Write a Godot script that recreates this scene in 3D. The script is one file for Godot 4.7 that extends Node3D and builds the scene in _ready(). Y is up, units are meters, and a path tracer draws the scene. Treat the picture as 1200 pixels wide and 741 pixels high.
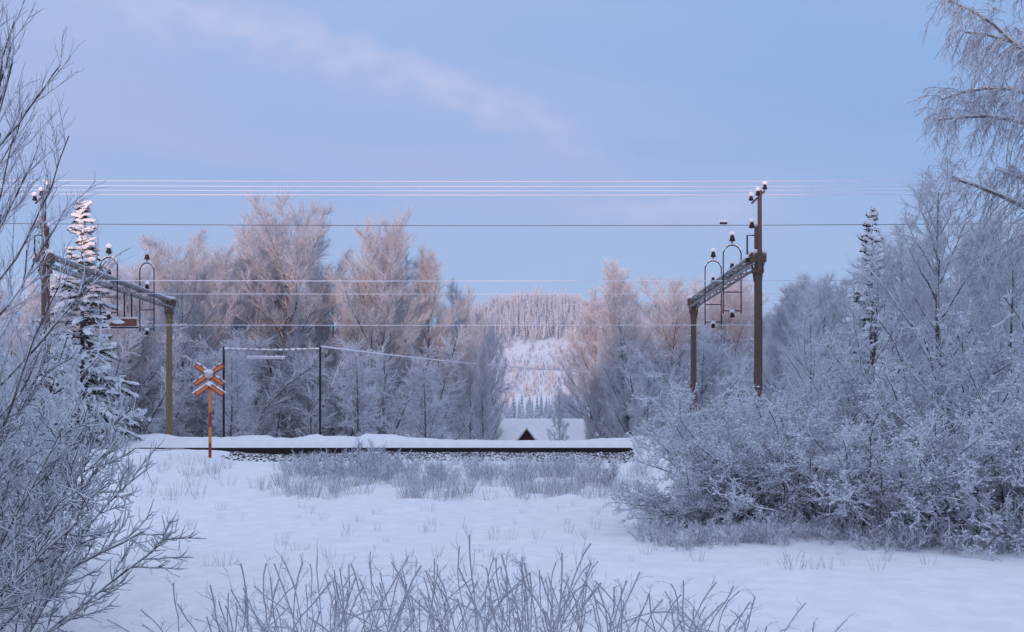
extends Node3D
# A level crossing in deep frost: railway, two catenary portals, rimed birches, a sunlit hill far behind.
# y up, the camera at the origin's column looks along -z; d = -z is the distance from it in metres.

const EYE := 1.7
const FOCAL := 1300.0

class Buf:
	var v := PackedVector3Array()
	var n := PackedVector3Array()
	var ix := PackedInt32Array()
	func stick(a: Vector3, b: Vector3, r0: float, r1: float) -> void:
		var d := (b - a).normalized()
		var u := d.cross(Vector3(0.31, 0.12, 0.94)).normalized()
		if u.length_squared() < 0.5:
			u = d.cross(Vector3.UP).normalized()
		var w := d.cross(u)
		var o1 := u * -0.5 + w * 0.866
		var o2 := u * -0.5 - w * 0.866
		var s := v.size()
		v.append(a + u * r0); v.append(a + o1 * r0); v.append(a + o2 * r0)
		v.append(b + u * r1); v.append(b + o1 * r1); v.append(b + o2 * r1)
		n.append(u); n.append(o1); n.append(o2); n.append(u); n.append(o1); n.append(o2)
		ix.append_array(PackedInt32Array([s, s + 4, s + 1, s, s + 3, s + 4, s + 1, s + 5, s + 2, s + 1, s + 4, s + 5, s + 2, s + 3, s, s + 2, s + 5, s + 3]))
	func tube(pts: PackedVector3Array, r0: float, r1: float, sides: int, caps := false) -> void:
		var m := pts.size()
		var s := v.size()
		var u := Vector3.ZERO
		for i in m:
			var d := (pts[mini(i + 1, m - 1)] - pts[maxi(i - 1, 0)]).normalized()
			if i == 0:
				u = d.cross(Vector3(0.31, 0.12, 0.94)).normalized()
			else:
				u = (u - d * u.dot(d)).normalized()
			var w := d.cross(u)
			var r := lerpf(r0, r1, float(i) / (m - 1))
			for k in sides:
				var a := TAU * k / sides
				var o := u * cos(a) + w * sin(a)
				v.append(pts[i] + o * r)
				n.append(o)
		for i in m - 1:
			for k in sides:
				var a := s + i * sides + k
				var b := s + i * sides + (k + 1) % sides
				ix.append_array(PackedInt32Array([a, b + sides, b, a, a + sides, b + sides]))
		if caps:
			for e in 2:
				var c := v.size()
				var at := pts[0] if e == 0 else pts[m - 1]
				var nn := (pts[0] - pts[1]).normalized() if e == 0 else (pts[m - 1] - pts[m - 2]).normalized()
				v.append(at); n.append(nn)
				for k in sides:
					v.append(v[s + (0 if e == 0 else (m - 1) * sides) + k]); n.append(nn)
				for k in sides:
					ix.append_array(PackedInt32Array([c, c + 1 + k, c + 1 + (k + 1) % sides] if e == 0 else [c, c + 1 + (k + 1) % sides, c + 1 + k]))
	func octa(p: Vector3, sx: float, sy: float, sz: float, turn: float) -> void:
		var s := v.size()
		var cx := Vector3(cos(turn), 0, sin(turn))
		var cz := Vector3(-sin(turn), 0, cos(turn))
		v.append(p + cx * sx); v.append(p - cx * sx); v.append(p + Vector3.UP * sy); v.append(p - Vector3.UP * sy); v.append(p + cz * sz); v.append(p - cz * sz)
		n.append(cx); n.append(-cx); n.append(Vector3.UP); n.append(Vector3.DOWN); n.append(cz); n.append(-cz)
		ix.append_array(PackedInt32Array([s + 2, s, s + 4, s + 2, s + 4, s + 1, s + 2, s + 1, s + 5, s + 2, s + 5, s, s + 3, s + 4, s, s + 3, s + 1, s + 4, s + 3, s + 5, s + 1, s + 3, s, s + 5]))
	func blob(p: Vector3, axis: Vector3, half: float, wide: float, tall: float, rng: RandomNumberGenerator) -> void:
		# a lump of snow lying along axis
		var s := v.size()
		var side := axis.cross(Vector3.UP).normalized()
		var up := side.cross(axis).normalized()
		for i in 5:
			var t := -1.0 + 0.5 * i
			var f := sqrt(maxf(0.05, 1.0 - t * t)) * rng.randf_range(0.8, 1.2)
			for k in 6:
				var a := TAU * k / 6.0
				var o := side * cos(a) * wide * f + up * sin(a) * tall * f
				v.append(p + axis * half * t + o)
				n.append((o.normalized() + axis * t * 0.8).normalized())
		for i in 4:
			for k in 6:
				var a := s + i * 6 + k
				var b := s + i * 6 + (k + 1) % 6
				ix.append_array(PackedInt32Array([a, b, b + 6, a, b + 6, a + 6]))
	func box(c: Vector3, size: Vector3, basis := Basis.IDENTITY) -> void:
		for f in 6:
			var ax := f / 2
			var sg := 1.0 if f % 2 == 0 else -1.0
			var nn := Vector3.ZERO; nn[ax] = sg
			var a := Vector3.ZERO; a[(ax + 1) % 3] = 1.0
			var b := nn.cross(a)
			var s := v.size()
			for q in [[-1, -1], [1, -1], [1, 1], [-1, 1]]:
				v.append(c + basis * ((nn + a * q[0] + b * q[1]) * size * 0.5)); n.append(basis * nn)
			ix.append_array(PackedInt32Array([s, s + 2, s + 1, s, s + 3, s + 2]))
	func tri(a: Vector3, b: Vector3, c: Vector3) -> void:
		var s := v.size()
		var nn := (c - a).cross(b - a).normalized()
		v.append(a); v.append(b); v.append(c); n.append(nn); n.append(nn); n.append(nn)
		ix.append_array(PackedInt32Array([s, s + 1, s + 2]))
	func quad(a: Vector3, b: Vector3, c: Vector3, d: Vector3) -> void:
		tri(a, b, c); tri(a, c, d)
	func put(mesh: ArrayMesh, mat: Material) -> ArrayMesh:
		if v.size() == 0:
			return mesh
		var arr := []
		arr.resize(Mesh.ARRAY_MAX)
		arr[Mesh.ARRAY_VERTEX] = v; arr[Mesh.ARRAY_NORMAL] = n; arr[Mesh.ARRAY_INDEX] = ix
		mesh.add_surface_from_arrays(Mesh.PRIMITIVE_TRIANGLES, arr)
		mesh.surface_set_material(mesh.get_surface_count() - 1, mat)
		return mesh

var M := {}
var names := {}
var noise := FastNoiseLite.new()
var rough := FastNoiseLite.new()

# ---------------------------------------------------------------- naming helpers
func numbered(called: String) -> String:
	var k: int = names.get(called, 0)
	names[called] = k + 1
	return called if k == 0 else "%s_%03d" % [called, k]

func tag(o: Node, label: String, category: String, group := "", kind := "") -> void:
	if label: o.set_meta("label", label)
	if category: o.set_meta("category", category)
	if group: o.set_meta("group", group)
	if kind: o.set_meta("kind", kind)

func thing(called: String, at: Vector3, label: String, category: String, group := "") -> Node3D:
	var o := Node3D.new()
	o.name = numbered(called)
	add_child(o)
	o.position = at
	tag(o, label, category, group)
	return o

func part(called: String, buf: Buf, mat: Material, parent: Node) -> MeshInstance3D:
	var o := MeshInstance3D.new()
	o.name = numbered(called) if parent == self else called
	o.mesh = buf.put(ArrayMesh.new(), mat)
	if called in ["frost", "snow_cover", "twigs", "crown", "lacing"]: o.set_meta("kind", "stuff")
	parent.add_child(o, true)
	return o

func line(a: Array) -> PackedVector3Array:
	return PackedVector3Array(a)

# a point seen at the photograph's pixel (px, py) at distance d
func at(px: float, py: float, d: float) -> Vector3:
	return Vector3((px - 600.0) / FOCAL * d, EYE - (py - 500.0) / FOCAL * d, -d)

func lin(c: Color) -> Color:
	return c.linear_to_srgb()

# ---------------------------------------------------------------- materials
func speckle(lo: Color, hi: Color, freq: float, seed: int, size := 256) -> NoiseTexture2D:
	var t := NoiseTexture2D.new()
	t.width = size; t.height = size; t.seamless = true
	var f := FastNoiseLite.new()
	f.seed = seed; f.frequency = freq; f.fractal_octaves = 4
	t.noise = f
	var g := Gradient.new()
	g.offsets = PackedFloat32Array([0.25, 0.75])
	g.colors = PackedColorArray([lin(lo), lin(hi)])
	t.color_ramp = g
	return t

func relief(freq: float, seed: int, strength: float, size := 256) -> NoiseTexture2D:
	var t := NoiseTexture2D.new()
	t.width = size; t.height = size; t.seamless = true
	var f := FastNoiseLite.new()
	f.seed = seed; f.frequency = freq; f.fractal_octaves = 5
	t.noise = f
	t.as_normal_map = true
	t.bump_strength = strength
	return t

func plain(c: Color, roughness := 0.9, metallic := 0.0) -> StandardMaterial3D:
	var m := StandardMaterial3D.new()
	m.albedo_color = lin(c); m.roughness = roughness; m.metallic = metallic
	m.metallic_specular = 0.3
	return m

func mottled(lo: Color, hi: Color, freq: float, seed: int, scale: float, roughness := 0.9) -> StandardMaterial3D:
	var m := plain(Color.WHITE, roughness)
	m.albedo_texture = speckle(lo, hi, freq, seed)
	m.uv1_triplanar = true
	m.uv1_world_triplanar = true
	m.uv1_scale = Vector3.ONE * scale
	return m

func make_materials() -> void:
	var snow := mottled(Color(0.87, 0.88, 0.90), Color(0.95, 0.95, 0.96), 0.02, 3, 0.3, 0.75)
	snow.normal_enabled = true
	snow.normal_texture = relief(0.03, 5, 3.0, 512)
	snow.normal_scale = 1.0
	M.snow = snow
	M.cap = plain(Color(0.92, 0.92, 0.94), 0.8)
	M.frost = plain(Color(0.92, 0.935, 0.98), 0.9)
	M.frost.backlight_enabled = true
	M.frost.backlight = lin(Color(0.5, 0.51, 0.54))
	M.twig = plain(Color(0.42, 0.40, 0.44), 0.9)
	M.dark_twig = plain(Color(0.11, 0.10, 0.115), 0.9)
	M.bark = mottled(Color(0.05, 0.04, 0.042), Color(0.22, 0.19, 0.19), 0.03, 9, 1.2)
	M.birch = mottled(Color(0.08, 0.07, 0.07), Color(0.45, 0.42, 0.41), 0.02, 11, 0.8)
	M.needle = plain(Color(0.035, 0.045, 0.035), 0.9)
	M.pole = mottled(Color(0.07, 0.043, 0.034), Color(0.23, 0.155, 0.125), 0.06, 13, 1.5)
	M.tan_pole = mottled(Color(0.17, 0.12, 0.06), Color(0.32, 0.23, 0.12), 0.03, 14, 1.5)
	M.steel = mottled(Color(0.14, 0.125, 0.125), Color(0.5, 0.48, 0.49), 0.05, 15, 2.0, 0.7)
	M.iron = plain(Color(0.035, 0.03, 0.035), 0.6, 0.3)
	M.glazed = plain(Color(0.03, 0.018, 0.016), 0.25)
	M.rail = mottled(Color(0.02, 0.014, 0.012), Color(0.06, 0.04, 0.032), 0.05, 16, 3.0, 0.7)
	M.sleeper = mottled(Color(0.02, 0.015, 0.013), Color(0.05, 0.04, 0.035), 0.05, 17, 3.0)
	M.stone = mottled(Color(0.06, 0.055, 0.06), Color(0.2, 0.18, 0.19), 0.05, 18, 6.0)
	M.red = mottled(Color(0.28, 0.045, 0.035), Color(0.42, 0.07, 0.05), 0.05, 31, 3.0, 0.6)
	M.yellow = mottled(Color(0.62, 0.19, 0.06), Color(0.78, 0.31, 0.12), 0.05, 32, 3.0, 0.6)
	M.grey = plain(Color(0.55, 0.55, 0.57), 0.5)
	M.board = mottled(Color(0.22, 0.09, 0.06), Color(0.36, 0.17, 0.11), 0.03, 19, 1.5)
	M.wall = mottled(Color(0.07, 0.02, 0.015), Color(0.13, 0.04, 0.03), 0.03, 20, 1.0)
	M.wire = plain(Color(0.14, 0.14, 0.16), 0.6)
	M.straw = plain(Color(0.36, 0.30, 0.27), 0.9)
	M.glass = plain(Color(0.02, 0.02, 0.03), 0.1)

# ---------------------------------------------------------------- terrain
func ramp(a: float, b: float, x: float) -> float:
	return smoothstep(a, b, x)

func ground_at(x: float, z: float) -> float:
	var d := -z
	var open := ramp(-11.4, -9.4, x) * (1.0 - ramp(4.0, 5.3, x))   # where the track lies bare
	var y := 0.0
	if d < 36.0:
		y = 0.45 * ramp(24.5, 36.0, d)
	elif d < 38.5:
		y = 0.45 + 0.03 * (d - 36.0)
	else:
		y = 0.5
	# bed and banks
	if d > 36.0 and d < 66.0:
		var bare := 0.5
		if d < 40.5: bare = lerpf(0.46, 0.64, ramp(38.5, 40.4, d))
		elif d < 43.3: bare = 0.66
		else: bare = lerpf(0.66, 1.08, ramp(43.2, 44.4, d))
		var right := ramp(0.0, 5.0, x)
		var full := lerpf(0.86, 1.12, right)
		var covered := lerpf(0.49, full, ramp(36.0, lerpf(38.5, 39.9, right), d))
		if d > 43.3: covered = lerpf(covered, 1.10, ramp(43.3, 44.6, d))
		y = lerpf(covered, bare, open)
		var lump := maxf(0.0, noise.get_noise_2d(x * 3.1, d * 2.0 + 90.0)) * 0.32 + rough.get_noise_2d(x * 2.0, d) * 0.11
		var low := ramp(-4.0, -1.5, x) * (1.0 - ramp(2.5, 4.5, x))
		y += ramp(43.6, 45.2, d) * (1.0 - ramp(47.0, 50.0, d)) * (lump * (1.0 - 0.8 * low) + 0.12 * (1.0 - low) - 0.02)
		y = lerpf(y, -2.0, ramp(50.0, 66.0, d))
	elif d >= 66.0:
		y = -2.0 + 2.5 * ramp(110.0, 250.0, d)
		if d > 250.0:
			var rise := 0.0
			if d < 380.0: rise = lerpf(0.0, 15.0, (d - 250.0) / 130.0)
			elif d < 650.0: rise = lerpf(15.0, 44.0, (d - 380.0) / 270.0)
			elif d < 960.0: rise = 44.0 + 56.0 * sin((d - 650.0) / 310.0 * PI / 2.0)
			else: rise = 98.0 - 40.0 * ramp(960.0, 1500.0, d)
			var q := (x - 24.0) / (70.0 + d * 0.055)
			y += rise * (0.32 + 0.68 * exp(-q * q))
			y += noise.get_noise_2d(x * 0.03, d * 0.03) * 6.0 * ramp(250.0, 500.0, d)
	if d < 0.0:
		y += (12.6 + 4.0 * ramp(-46.0, -30.0, x)) * ramp(-20.0, -260.0, d)          # the wooded ridge behind the camera that keeps the low sun off, crest raised rightward to shade the weeping birch
	var near := 1.0 - ramp(60.0, 120.0, absf(d))
	y += near * (noise.get_noise_2d(x * 0.9, d * 0.9) * 0.09 + noise.get_noise_2d(x * 5.0, d * 5.0) * 0.045 * ramp(5.0, 12.0, d) + rough.get_noise_2d(x * 1.6, d * 5.0) * 0.02)
	y += 0.22 * ramp(1.6, 4.2, x) * ramp(14.2, 17.0, d) * (1.0 - ramp(21.0, 26.0, d))
	# rough tussocks under the snow along the foot of the bank
	var tuss := ramp(24.0, 26.5, d) * (1.0 - ramp(31.0, 38.0, d))
	y += tuss * maxf(0.0, rough.get_noise_2d(x * 3.0, d * 3.0)) * 0.24
	return y

func on_ground(x: float, d: float, sink := 0.0) -> Vector3:
	return Vector3(x, ground_at(x, -d) - sink, -d)

func steps(points: Array) -> PackedFloat32Array:
	# points: [start, step, end, step, end ...]
	var out := PackedFloat32Array()
	var x: float = points[0]
	var i := 1
	while i < points.size():
		while x < points[i + 1] - 0.001:
			out.append(x)
			x += points[i]
		x = points[i + 1]
		i += 2
	out.append(x)
	return out

func build_ground() -> void:
	var xs := steps([-1500.0, 120.0, -300.0, 20.0, -80.0, 5.0, -30.0, 1.0, -20.0, 0.3, 20.0, 1.0, 30.0, 5.0, 80.0, 20.0, 300.0, 120.0, 1500.0])
	var ds := steps([-420.0, 20.0, -20.0, 4.0, 4.0, 0.3, 37.8, 0.2, 48.0, 0.5, 68.0, 5.0, 130.0, 15.0, 1000.0, 50.0, 1600.0])
	var st := SurfaceTool.new()
	st.begin(Mesh.PRIMITIVE_TRIANGLES)
	st.set_smooth_group(0)
	for d in ds:
		for x in xs:
			st.add_vertex(Vector3(x, ground_at(x, -d), -d))
	var w := xs.size()
	for i in ds.size() - 1:
		for k in w - 1:
			var a := i * w + k
			st.add_index(a); st.add_index(a + w); st.add_index(a + w + 1)
			st.add_index(a); st.add_index(a + w + 1); st.add_index(a + 1)
	st.generate_normals()
	var o := MeshInstance3D.new()
	o.name = "ground"
	o.mesh = st.commit()
	o.material_override = M.snow
	add_child(o)
	o.set_meta("kind", "structure")
	o.set_meta("label", "snow covered ground with a railway bank and far hill")

# ---------------------------------------------------------------- trees
class Wood:
	var trunk := Buf.new()
	var wood := Buf.new()
	var frost := Buf.new()
	var snow := Buf.new()

func jitter(rng: RandomNumberGenerator, s: float) -> Vector3:
	return Vector3(rng.randf_range(-s, s), rng.randf_range(-s, s), rng.randf_range(-s, s))

func along(pts: PackedVector3Array, t: float) -> Vector3:
	var f := clampf(t, 0.0, 0.9999) * (pts.size() - 1)
	var i := int(f)
	return pts[i].lerp(pts[i + 1], f - i)

func heading(pts: PackedVector3Array, t: float) -> Vector3:
	var i := int(clampf(t, 0.0, 0.9999) * (pts.size() - 1))
	return (pts[i + 1] - pts[i]).normalized()

func walk(rng: RandomNumberGenerator, p: Vector3, dir: Vector3, length: float, n: int, wander: float, lift: float) -> PackedVector3Array:
	var out := PackedVector3Array([p])
	var d := dir.normalized()
	for i in n:
		p += d * (length / n)
		out.append(p)
		d = (d + jitter(rng, wander) + Vector3.UP * lift).normalized()
	return out

# one limb with its side branches and twigs
func limb(w: Wood, base: Vector3, dir: Vector3, length: float, r: float, st: Dictionary, rng: RandomNumberGenerator) -> void:
	var pts := walk(rng, base, dir, length, st.seg1, st.wander, st.lift1)
	w.trunk.tube(pts, r, maxf(r * 0.3, 0.006), 4)
	if st.cap > 0.0:
		for i in pts.size() - 1:
			var a := pts[i]
			var b := pts[i + 1]
			if rng.randf() < st.cap and absf((b - a).normalized().y) < st.steep:
				var rr := maxf(r * lerpf(0.9, 0.35, float(i) / pts.size()), st.cap_add * 1.6)
				w.snow.stick(a + Vector3.UP * rr * 0.75, b + Vector3.UP * rr * 0.7, rr * 1.05 + st.cap_add, rr * 0.9 + st.cap_add * 0.8)
	var n2: int = maxi(2, int(st.n2 * length))
	for j in n2:
		var t := lerpf(st.from2, 1.0, (j + rng.randf()) / n2)
		var h := heading(pts, t)
		var side := jitter(rng, 1.0)
		side = (side - h * side.dot(h)).normalized()
		var d2: Vector3 = (h * st.fwd2 + side + Vector3.UP * st.up2).normalized()
		var l2: float = st.l2 * rng.randf_range(0.5, 1.2) * lerpf(1.0, 0.55, t)
		var p2 := walk(rng, along(pts, t), d2, l2, st.seg2, st.wander, st.lift2)
		var r2: float = st.r2
		for i in p2.size() - 1:
			var ra := lerpf(r2, r2 * 0.5, float(i) / p2.size())
			w.wood.stick(p2[i], p2[i + 1], ra, ra * 0.8)
			if rng.randf() < st.ice2:
				w.snow.stick(p2[i] + Vector3.UP * ra * 0.8, p2[i + 1] + Vector3.UP * ra * 0.8, ra * 1.1 + st.cap_add * 0.4, ra * 0.9 + st.cap_add * 0.4)
		var n3: int = st.n3
		for k in n3:
			var t3 := (k + rng.randf()) / n3
			var h3 := heading(p2, t3)
			var s3 := jitter(rng, 1.0)
			var d3: Vector3 = (h3 * st.fwd3 + s3 * 0.9 + Vector3.UP * st.up3).normalized()
			var l3: float = st.l3 * rng.randf_range(0.4, 1.2)
			var a := along(p2, t3)
			var b := a + d3 * l3 * 0.55
			var c: Vector3 = b + (d3 + Vector3.UP * st.bend3 + jitter(rng, 0.3)).normalized() * l3 * 0.45
			var r3: float = st.r3 * rng.randf_range(0.7, 1.25)
			var icy: bool = rng.randf() < st.icy
			if st.double:
				w.wood.stick(a, b, r3, r3 * 0.8); w.wood.stick(b, c, r3 * 0.8, r3 * 0.5)
				if icy:
					var up := Vector3.UP * r3 * 0.8
					w.frost.stick(a + up, b + up, r3 * 1.1, r3 * 1.3); w.frost.stick(b + up, c + up * 0.7, r3 * 1.3, r3 * 0.8)
			elif st.bent:
				var bf := w.frost if icy else w.wood
				bf.stick(a, b, r3, r3 * 0.9); bf.stick(b, c, r3 * 0.9, r3 * 0.6)
			else:
				var bf := w.frost if icy else w.wood
				bf.stick(a, c, r3, r3 * 0.7)
			if rng.randf() < st.clump:
				var s: float = st.clump_r * rng.randf_range(0.5, 1.3)
				w.frost.octa(b.lerp(c, rng.randf()), s * 1.4, s * 0.7, s, rng.randf() * TAU)

const STYLE := {
	"seg1": 5, "wander": 0.13, "lift1": 0.08, "cap": 0.6, "n2": 5.0, "from2": 0.15, "fwd2": 0.9, "up2": 0.35, "l2": 1.0, "seg2": 3, "lift2": 0.1, "r2": 0.012, "ice2": 0.5,
	"n3": 16, "fwd3": 0.9, "up3": 0.3, "l3": 0.5, "bend3": 0.0, "r3": 0.009, "icy": 0.62, "double": false, "bent": false, "clump": 0.0, "clump_r": 0.03, "steep": 0.93, "cap_add": 0.005}

func style(over: Dictionary) -> Dictionary:
	var s := STYLE.duplicate()
	s.merge(over, true)
	return s

func profile(p: Array, t: float) -> float:
	var f := clampf(t, 0.0, 0.9999) * (p.size() - 1)
	var i := int(f)
	return lerpf(p[i], p[i + 1], f - i)

# a single-stemmed tree of height tall with limb lengths from a profile
func grow_tree(seed: int, tall: float, r: float, n1: int, start: float, reach: float, prof: Array, low: float, high: float, lean: Vector3, st: Dictionary) -> Wood:
	var rng := RandomNumberGenerator.new()
	rng.seed = seed
	var w := Wood.new()
	var pts := walk(rng, Vector3(0, -0.3, 0), Vector3.UP + lean, tall + 0.3, 12, 0.045, 0.05)
	w.trunk.tube(pts, r, 0.015, 8)
	for i in n1:
		var t := lerpf(start, 0.99, (i + rng.randf()) / n1)
		var c := (t - start) / (1.0 - start)
		var az := i * 2.399 + rng.randf_range(-0.5, 0.5)
		var up := lerpf(low, high, c)
		var d := Vector3(cos(az), up, sin(az))
		var l := reach * profile(prof, c) * rng.randf_range(0.7, 1.15)
		limb(w, along(pts, t), d, maxf(l, 0.3), clampf(r * (1.05 - t) * 0.55, 0.012, 0.09), st, rng)
	return w

# many stems from one root
func grow_shrub(seed: int, tall: float, n0: int, root: float, spread: float, r: float, st: Dictionary, each = null) -> Wood:
	var rng := RandomNumberGenerator.new()
	rng.seed = seed
	var w := Wood.new()
	for i in n0:
		if each != null:
			w = Wood.new()
			each.append(w)
		var az := i * 2.399 + rng.randf_range(-0.6, 0.6)
		var o := sqrt(rng.randf())
		var d := Vector3(cos(az) * spread * o, 1.0, sin(az) * spread * o)
		var l := tall * rng.randf_range(0.6, 1.08) * lerpf(1.0, 0.85, o)
		limb(w, Vector3(cos(az), 0, sin(az)) * root * o + Vector3.DOWN * 0.15, d, l, r * rng.randf_range(0.6, 1.1), st, rng)
	return w

func plant(called: String, w: Wood, bark: Material, ice: Material) -> Node3D:
	var o := Node3D.new()
	o.name = called
	part("trunk" if called.contains("tree") else "stems", w.trunk, bark, o)
	var c := part("crown" if called.contains("tree") else "twigs", w.wood, M.twig, o)
	if w.frost.v.size(): part("frost", w.frost, ice, c)
	if w.snow.v.size(): part("snow_cover", w.snow, M.cap, c)
	return o

# the same with every stem a part that carries its own twigs
func plant_stems(called: String, seed: int, tall: float, n0: int, root: float, spread: float, r: float, st: Dictionary, bark: Material, ice: Material) -> Node3D:
	var each: Array[Wood] = []
	grow_shrub(seed, tall, n0, root, spread, r, st, each)
	var o := Node3D.new()
	o.name = called
	for w in each:
		var stem := part("stem", w.trunk, bark, o)
		part("twigs", w.wood, bark if bark == M.twig else M.dark_twig, stem)
		if w.frost.v.size(): part("frost", w.frost, ice, stem)
		if w.snow.v.size(): part("snow_cover", w.snow, ice, stem)
	return o

func put(proto: Node3D, where: Vector3, scale: Vector3, turn: float, label: String, category: String, group := "") -> Node3D:
	var o: Node3D = proto.duplicate()
	o.name = numbered(String(proto.name))
	add_child(o)
	o.transform = Transform3D(Basis(Vector3.UP, turn).scaled_local(scale), where)
	tag(o, label, category, group)
	return o

func spruce(seed: int, tall: float, reach: float, lumpy: float) -> Wood:
	var rng := RandomNumberGenerator.new()
	rng.seed = seed
	var w := Wood.new()
	w.trunk.tube(line([Vector3(0, -0.3, 0), Vector3(0.02, tall * 0.5, 0), Vector3(0, tall, 0)]), 0.11, 0.012, 7)
	var y := 0.5
	while y < tall - 0.15:
		var c := y / tall
		var nb := 7 + int(4.0 * (1.0 - c))
		for i in nb:
			if rng.randf() < 0.25: continue
			var az := rng.randf() * TAU
			var l := reach * (1.0 - c) * rng.randf_range(0.55, 1.2) + 0.12
			var d := Vector3(cos(az), lerpf(-0.45, 0.5, c) + rng.randf_range(-0.4, 0.3), sin(az)).normalized()
			var pts := walk(rng, Vector3(0, clampf(y + rng.randf_range(-0.45, 0.35), 0.2, tall), 0), d, l, 4, 0.1, -0.07)
			w.trunk.tube(pts, 0.018, 0.006, 3)
			var n := int(l * 15.0) + 3
			for k in n:
				var t := lerpf(0.15, 1.0, (k + rng.randf()) / n)
				var h := heading(pts, t)
				var s := h.cross(Vector3.UP).normalized() * (1.0 if k % 2 == 0 else -1.0)
				var a := along(pts, t)
				var b := a + (h * 0.8 + s * 0.8 + Vector3(0, rng.randf_range(-0.9, 0.1), 0)).normalized() * (0.12 + 0.3 * l * 0.6 * (1.1 - t)) * rng.randf_range(0.7, 1.2)
				w.wood.stick(a, b, 0.03, 0.016)
				if rng.randf() < 0.6:
					w.frost.stick(a + Vector3.UP * 0.022, b + Vector3.UP * 0.018, 0.02, 0.014)
			var lumps := int(l * lumpy) + 1
			for k in lumps:
				var t := lerpf(0.3, 0.98, (k + rng.randf()) / lumps)
				w.snow.blob(along(pts, t) + Vector3.UP * 0.035, heading(pts, t), rng.randf_range(0.10, 0.26), rng.randf_range(0.07, 0.17), rng.randf_range(0.04, 0.09), rng)
		y += lerpf(0.27, 0.16, c)
	return w

# ---------------------------------------------------------------- the railway
func wire(label: String, a: Vector3, b: Vector3, sag: float, r: float, mat: Material, group: String) -> MeshInstance3D:
	var buf := Buf.new()
	var pts := PackedVector3Array()
	for i in 41:
		var t := i / 40.0
		pts.append(a.lerp(b, t) - Vector3.UP * sag * 4.0 * t * (1.0 - t))
	buf.tube(pts, r, r, 5)
	var o := part("overhead_wire", buf, mat, self)
	tag(o, label, "wire", group)
	return o

func insulator(p: Vector3, s: float, parent: Node) -> void:
	var b := Buf.new()
	b.tube(line([p + Vector3.DOWN * 0.12 * s, p + Vector3.DOWN * 0.10 * s]), 0.03 * s, 0.07 * s, 8, true)
	b.tube(line([p + Vector3.DOWN * 0.10 * s, p + Vector3.DOWN * 0.02 * s, p + Vector3.UP * 0.08 * s]), 0.10 * s, 0.05 * s, 8, true)
	var o := part("insulator", b, M.glazed, parent)
	var c := Buf.new()
	var rng := RandomNumberGenerator.new()
	rng.seed = int(absf(p.x * 100.0) + p.y * 13.0)
	c.blob(p + Vector3.UP * 0.13 * s, Vector3.RIGHT, 0.1 * s, 0.1 * s, 0.08 * s, rng)
	part("snow_cap", c, M.cap, o)

func hoop(parent: Node, z: float, bottom: float, arch: float, wide: float, inner: float) -> void:
	var b := Buf.new()
	var pts := PackedVector3Array([Vector3(-wide, bottom, z), Vector3(-wide, arch - wide, z)])
	for k in 7:
		var a := PI - PI * (k + 0.5) / 7.0
		pts.append(Vector3(cos(a) * wide, arch - wide + sin(a) * wide * 1.05, z))
	pts.append(Vector3(wide, arch - wide, z)); pts.append(Vector3(wide, bottom, z))
	b.tube(pts, 0.025, 0.025, 6, true)
	for y in [bottom + 0.12, bottom + (arch - bottom) * 0.32]:
		b.tube(line([Vector3(-wide, y, z), Vector3(wide, y, z)]), 0.022, 0.022, 5)
	b.tube(line([Vector3(0, arch, z), Vector3(0, arch + 0.22, z)]), 0.025, 0.025, 5)
	var o := part("hoop_hanger", b, M.iron, parent)
	insulator(Vector3(0, arch + 0.3, z), 1.25, o)
	insulator(Vector3(0, inner, z), 1.1, o)
	insulator(Vector3(0, bottom - 0.02, z), 1.0, o)
	var rng := RandomNumberGenerator.new()
	rng.seed = int(z * 10.0 + 500.0)
	var c := Buf.new()
	for k in 5:
		var a := PI - PI * (k + 1.0) / 6.0
		c.blob(Vector3(cos(a) * wide, arch - wide + sin(a) * wide * 1.05 + 0.035, z), Vector3(sin(a), -cos(a), 0), 0.11, 0.035, 0.03, rng)
	part("snow_cover", c, M.cap, o)

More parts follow.
